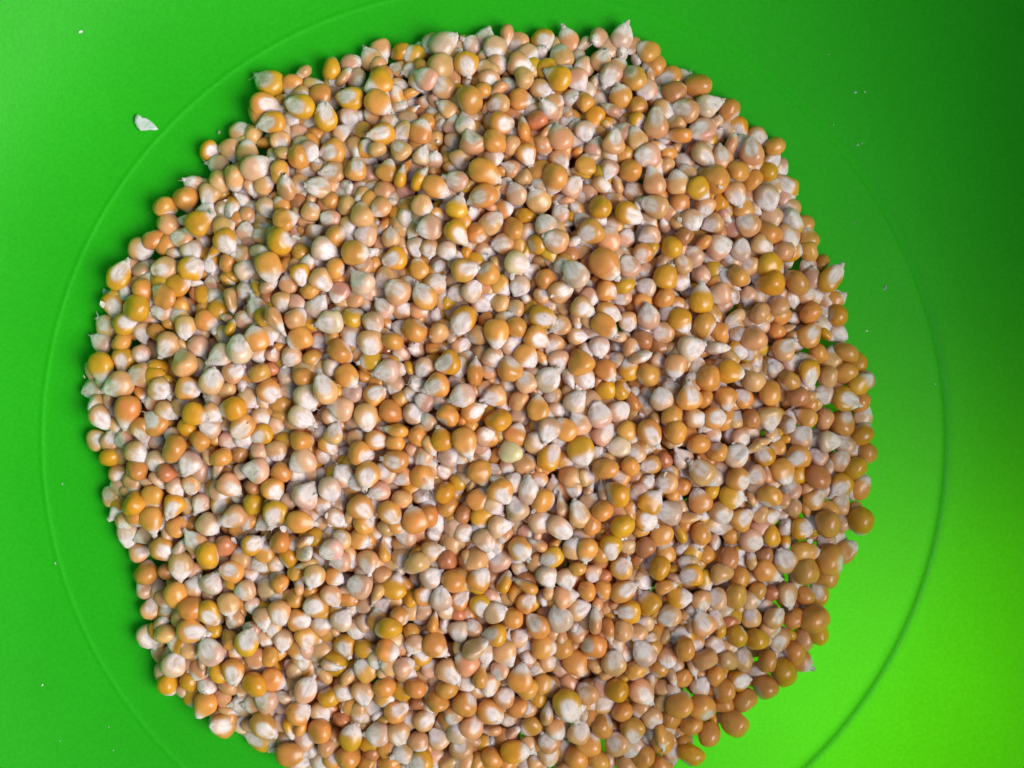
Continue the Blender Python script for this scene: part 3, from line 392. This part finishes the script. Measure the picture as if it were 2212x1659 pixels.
GROUP = 'popcorn kernels heaped in the green bowl'
class Bag:
    def __init__(s): s.V = []; s.F = []; s.co = []; s.w = []; s.t = []; s.n = 0
    def add(s, V, F, co, w, tint):
        s.V.append(V); s.F.append(F + s.n); s.co.append(co); s.w.append(w); s.t.append(np.tile(np.append(tint, 1), (len(V), 1))); s.n += len(V)
    def build(s, name):
        return mesh_from(name, np.vstack(s.V), np.vstack(s.F), M_KERNEL, {'co': ('FLOAT_VECTOR', np.vstack(s.co)), 'white': ('FLOAT', np.concatenate(s.w)), 'tint': ('FLOAT_COLOR', np.vstack(s.t))})
rest = Bag(); tipsV, tipsF = [], []
for i, k in enumerate(K_):
    r = np.random.default_rng(1000 + i); u, v, sz, ang, kind, tint = k
    L, W, T, wa, germ, tw, c = make_params(kind, tint, LL[i], ang, r)
    R, _ = orient(kind, ang, r); x, y = to_xy(u, v, Z[i]); p = np.array([x, y, Z[i]]) * MM
    Rn = np.array(R)
    big = i in best300
    V, F, co, w = kernel_shape(L, W, T, 28 if big else 20, 20 if big else 14, wa, germ, tw, 5000 + i)
    # keep the lowest point on or above the floor
    lo = (V @ Rn.T)[:, 2].min() + p[2]
    if lo < .0002: p[2] += .0002 - lo
    elif ed[i] < 5 and lo > .0012 and Z[i] < 4.2: p[2] -= lo - .0004
    hastip = kind in 'gsnw' and tint != 'R' and r.random() < .8
    if big:
        me = mesh_from('corn_kernel', V, F, M_KERNEL, {'co': ('FLOAT_VECTOR', co), 'white': ('FLOAT', w), 'tint': ('FLOAT_COLOR', np.tile(np.append(c, 1), (len(V), 1)))})
        o = obj('corn_kernel', me); o.location = p; o.rotation_euler = R.to_euler()
        tag(o, labels.get(i), 'popcorn kernel', GROUP)
        if hastip:
            tv, tf = tip_cap_shape(L, W, T, 9000 + i); obj('tip_cap', mesh_from('tip_cap', tv, tf, M_TIP), o)
    else:
        rest.add(V @ Rn.T + p, F, co, w, c)
        if hastip:
            tv, tf = tip_cap_shape(L, W, T, 9000 + i, 7); b = sum(len(q) for q in tipsV); tipsV.append(tv @ Rn.T + p); tipsF += [tuple(q + b for q in f) for f in tf]
# hidden depth of the heap: kernels glimpsed through the gaps
low = U[Z < 3.6]
for layer, (dz, pitch, margin, ns, nr) in enumerate(((2.9, 44, 30, 16, 11), (5.8, 45, 55, 12, 8), (99, 44, 15, 14, 10))):
    for q, pt in enumerate(grid_points(pitch, margin, low if layer == 2 else None, 27)):
        e = edge_dist(pt)[0] * K; zz = float(top(e)) - dz + rng.uniform(-.5, .5)
        if layer == 2: zz = 1.9
        elif zz < 3.4 + 2.6 * layer: continue
        r = np.random.default_rng(20000 + layer * 5000 + q); kind, tint = rand_kind(); tint = r.choice(list('OOORTTYPP'))
        L, W, T, wa, germ, tw, c = make_params(kind, tint, r.uniform(4.8, 5.8), None, r); R, _ = orient(kind, None, r); x, y = to_xy(pt[0], pt[1], zz)
        V, F, co, w = kernel_shape(L, W, T, ns, nr, wa, germ, tw, 30000 + q); Vr = V @ np.array(R).T; zb = max(zz * MM, .0002 - Vr[:, 2].min())
        rest.add(Vr + np.array([x * MM, y * MM, zb]), F, co, w, c)
o = obj('corn_kernels_in_the_heap', rest.build('corn_kernels_in_the_heap')); tag(o, 'smaller and deeper popcorn kernels that fill the gaps of the heap', 'corn heap', kind='stuff')
o = obj('tip_chaff', mesh_from('tip_chaff', np.vstack(tipsV), tipsF, M_TIP), o); o['kind'] = 'stuff'

# ---- crumbs of chaff caught between the kernels
cv, cf = [], []
def flake(c, size, r, V, F, nrm=None):
    n = 7; b = len(V); R = np.array(Euler((r.normal(0, .5), r.normal(0, .5), r.uniform(0, 6.28))).to_matrix()); t = .05 * size
    pts = [(size * .5 * r.uniform(.55, 1.1) * math.cos(6.283 * i / n), size * .32 * r.uniform(.5, 1.2) * math.sin(6.283 * i / n)) for i in range(n)]
    for s in (-1, 1):
        for (a, d) in pts: V.append(tuple(R @ np.array([a, d, s * t + .35 * (a * a) / size]) + c))
        V.append(tuple(R @ np.array([0, 0, s * t * 1.3]) + c))
    m = n + 1
    for i in range(n):
        j = (i + 1) % n; F += [(b + n, b + j, b + i), (b + m + n, b + m + i, b + m + j), (b + i, b + j, b + m + j, b + m + i)]
r = np.random.default_rng(77)
for q in range(190):
    i = int(r.integers(0, n_photo)); h = Z[i] + r.uniform(-1.2, 1.6); x, y = to_xy(U[i, 0] + r.normal(0, 22), U[i, 1] + r.normal(0, 22), h)
    flake(np.array([x, y, max(h, .6)]) * MM, r.uniform(.7, 2.0) * MM, r, cv, cf)
o = obj('chaff', mesh_from('chaff', cv, cf, M_TIP, smooth=False)); tag(o, 'white papery crumbs of chaff caught between the kernels', 'chaff', kind='stuff')
# tiny specks lying on the bare plastic
def wall_z(x, y):
    rr = math.hypot(x - RC[0], y - RC[1]); P = [(0, 0)] + [(RING - 1, 0), (RING, .27)] + wall
    return float(np.interp(rr, [p[0] for p in P], [p[1] for p in P]))
sv, sf = [], []
specks = [(175, 69, 1.0), (1849, 200, .6), (1868, 199, .5), (1911, 623, 1.0), (1872, 715, .5), (1853, 313, .5), (1846, 481, .4), (716, 152, .4), (234, 1036, .4), (120, 1217, .5), (130, 1600, .4), (1862, 310, .35), (92, 1480, .4), (235, 1570, .4), (320, 460, .35), (135, 1045, .5), (2020, 830, .35), (245, 1620, .3), (1790, 118, .35), (1800, 270, .3)]
for q in range(0): specks.append((float(r.uniform(0, 2212)), float(r.uniform(0, 1659)), .22))
for (u, v, s) in specks:
    if edge_dist((u, v))[0] > -15: continue
    x, y = to_xy(u, v, 0)
    for _ in range(4): h = wall_z(x, y); x, y = to_xy(u, v, h)
    flake(np.array([x, y, h + .12]) * MM, s * 1.2 * MM, r, sv, sf)
o = obj('dust_specks', mesh_from('dust_specks', sv, sf, M_HUSK, smooth=False)); tag(o, 'tiny pale specks of dust on the bare green plastic', 'dust', kind='stuff')

# ---- the loose husk flake on the left and the frayed one at the heap's left edge
def husk(name, outline, centre, label, curl=.9):
    cx, cy = centre; pts = [to_xy(u, v, 1.2) for u, v in outline]; c = np.mean(pts, 0); h0 = wall_z(*c)
    n = len(pts); V = []; F = []; r = np.random.default_rng(5)
    for s in (0, 1):
        for k in (1.0, .62, .28):
            for (x, y) in pts:
                dx, dy = (x - c[0]) * k, (y - c[1]) * k
                V.append((dx * MM, dy * MM, (.35 + curl * .06 * (dx * dx + dy * dy) + r.normal(0, .06) + s * .14) * MM))
        V.append((0, 0, (.3 + s * .14) * MM))
    m = 3 * n + 1
    for s in (0, 1):
        for q in range(2):
            for i in range(n):
                j = (i + 1) % n; f = (s * m + q * n + i, s * m + q * n + j, s * m + (q + 1) * n + j, s * m + (q + 1) * n + i); F.append(f if s else f[::-1])
        for i in range(n):
            j = (i + 1) % n; f = (s * m + 2 * n + i, s * m + 2 * n + j, s * m + 3 * n); F.append(f if s else f[::-1])
    for i in range(n): F.append((i, (i + 1) % n, m + (i + 1) % n, m + i))
    o = obj(name, mesh_from(name, V, F, M_HUSK), loc=(c[0] * MM, c[1] * MM, (h0 + .1) * MM)); tag(o, label, 'husk flake')
husk('husk_flake', [(290, 262), (291, 252), (297, 247), (303, 250), (307, 254), (314, 254), (322, 259), (331, 266), (338, 274), (342, 280), (333, 281), (322, 280), (314, 281), (304, 282), (296, 275), (292, 267)], (315, 265), 'loose white papery husk flake alone on the green plastic left of the heap')
husk('husk_flake', [(219, 628), (222, 622), (227, 626), (233, 626), (240, 630), (247, 634), (243, 640), (236, 637), (231, 642), (226, 637), (221, 636)], (232, 632), 'small frayed white husk flake at the left edge of the heap', 2.0)
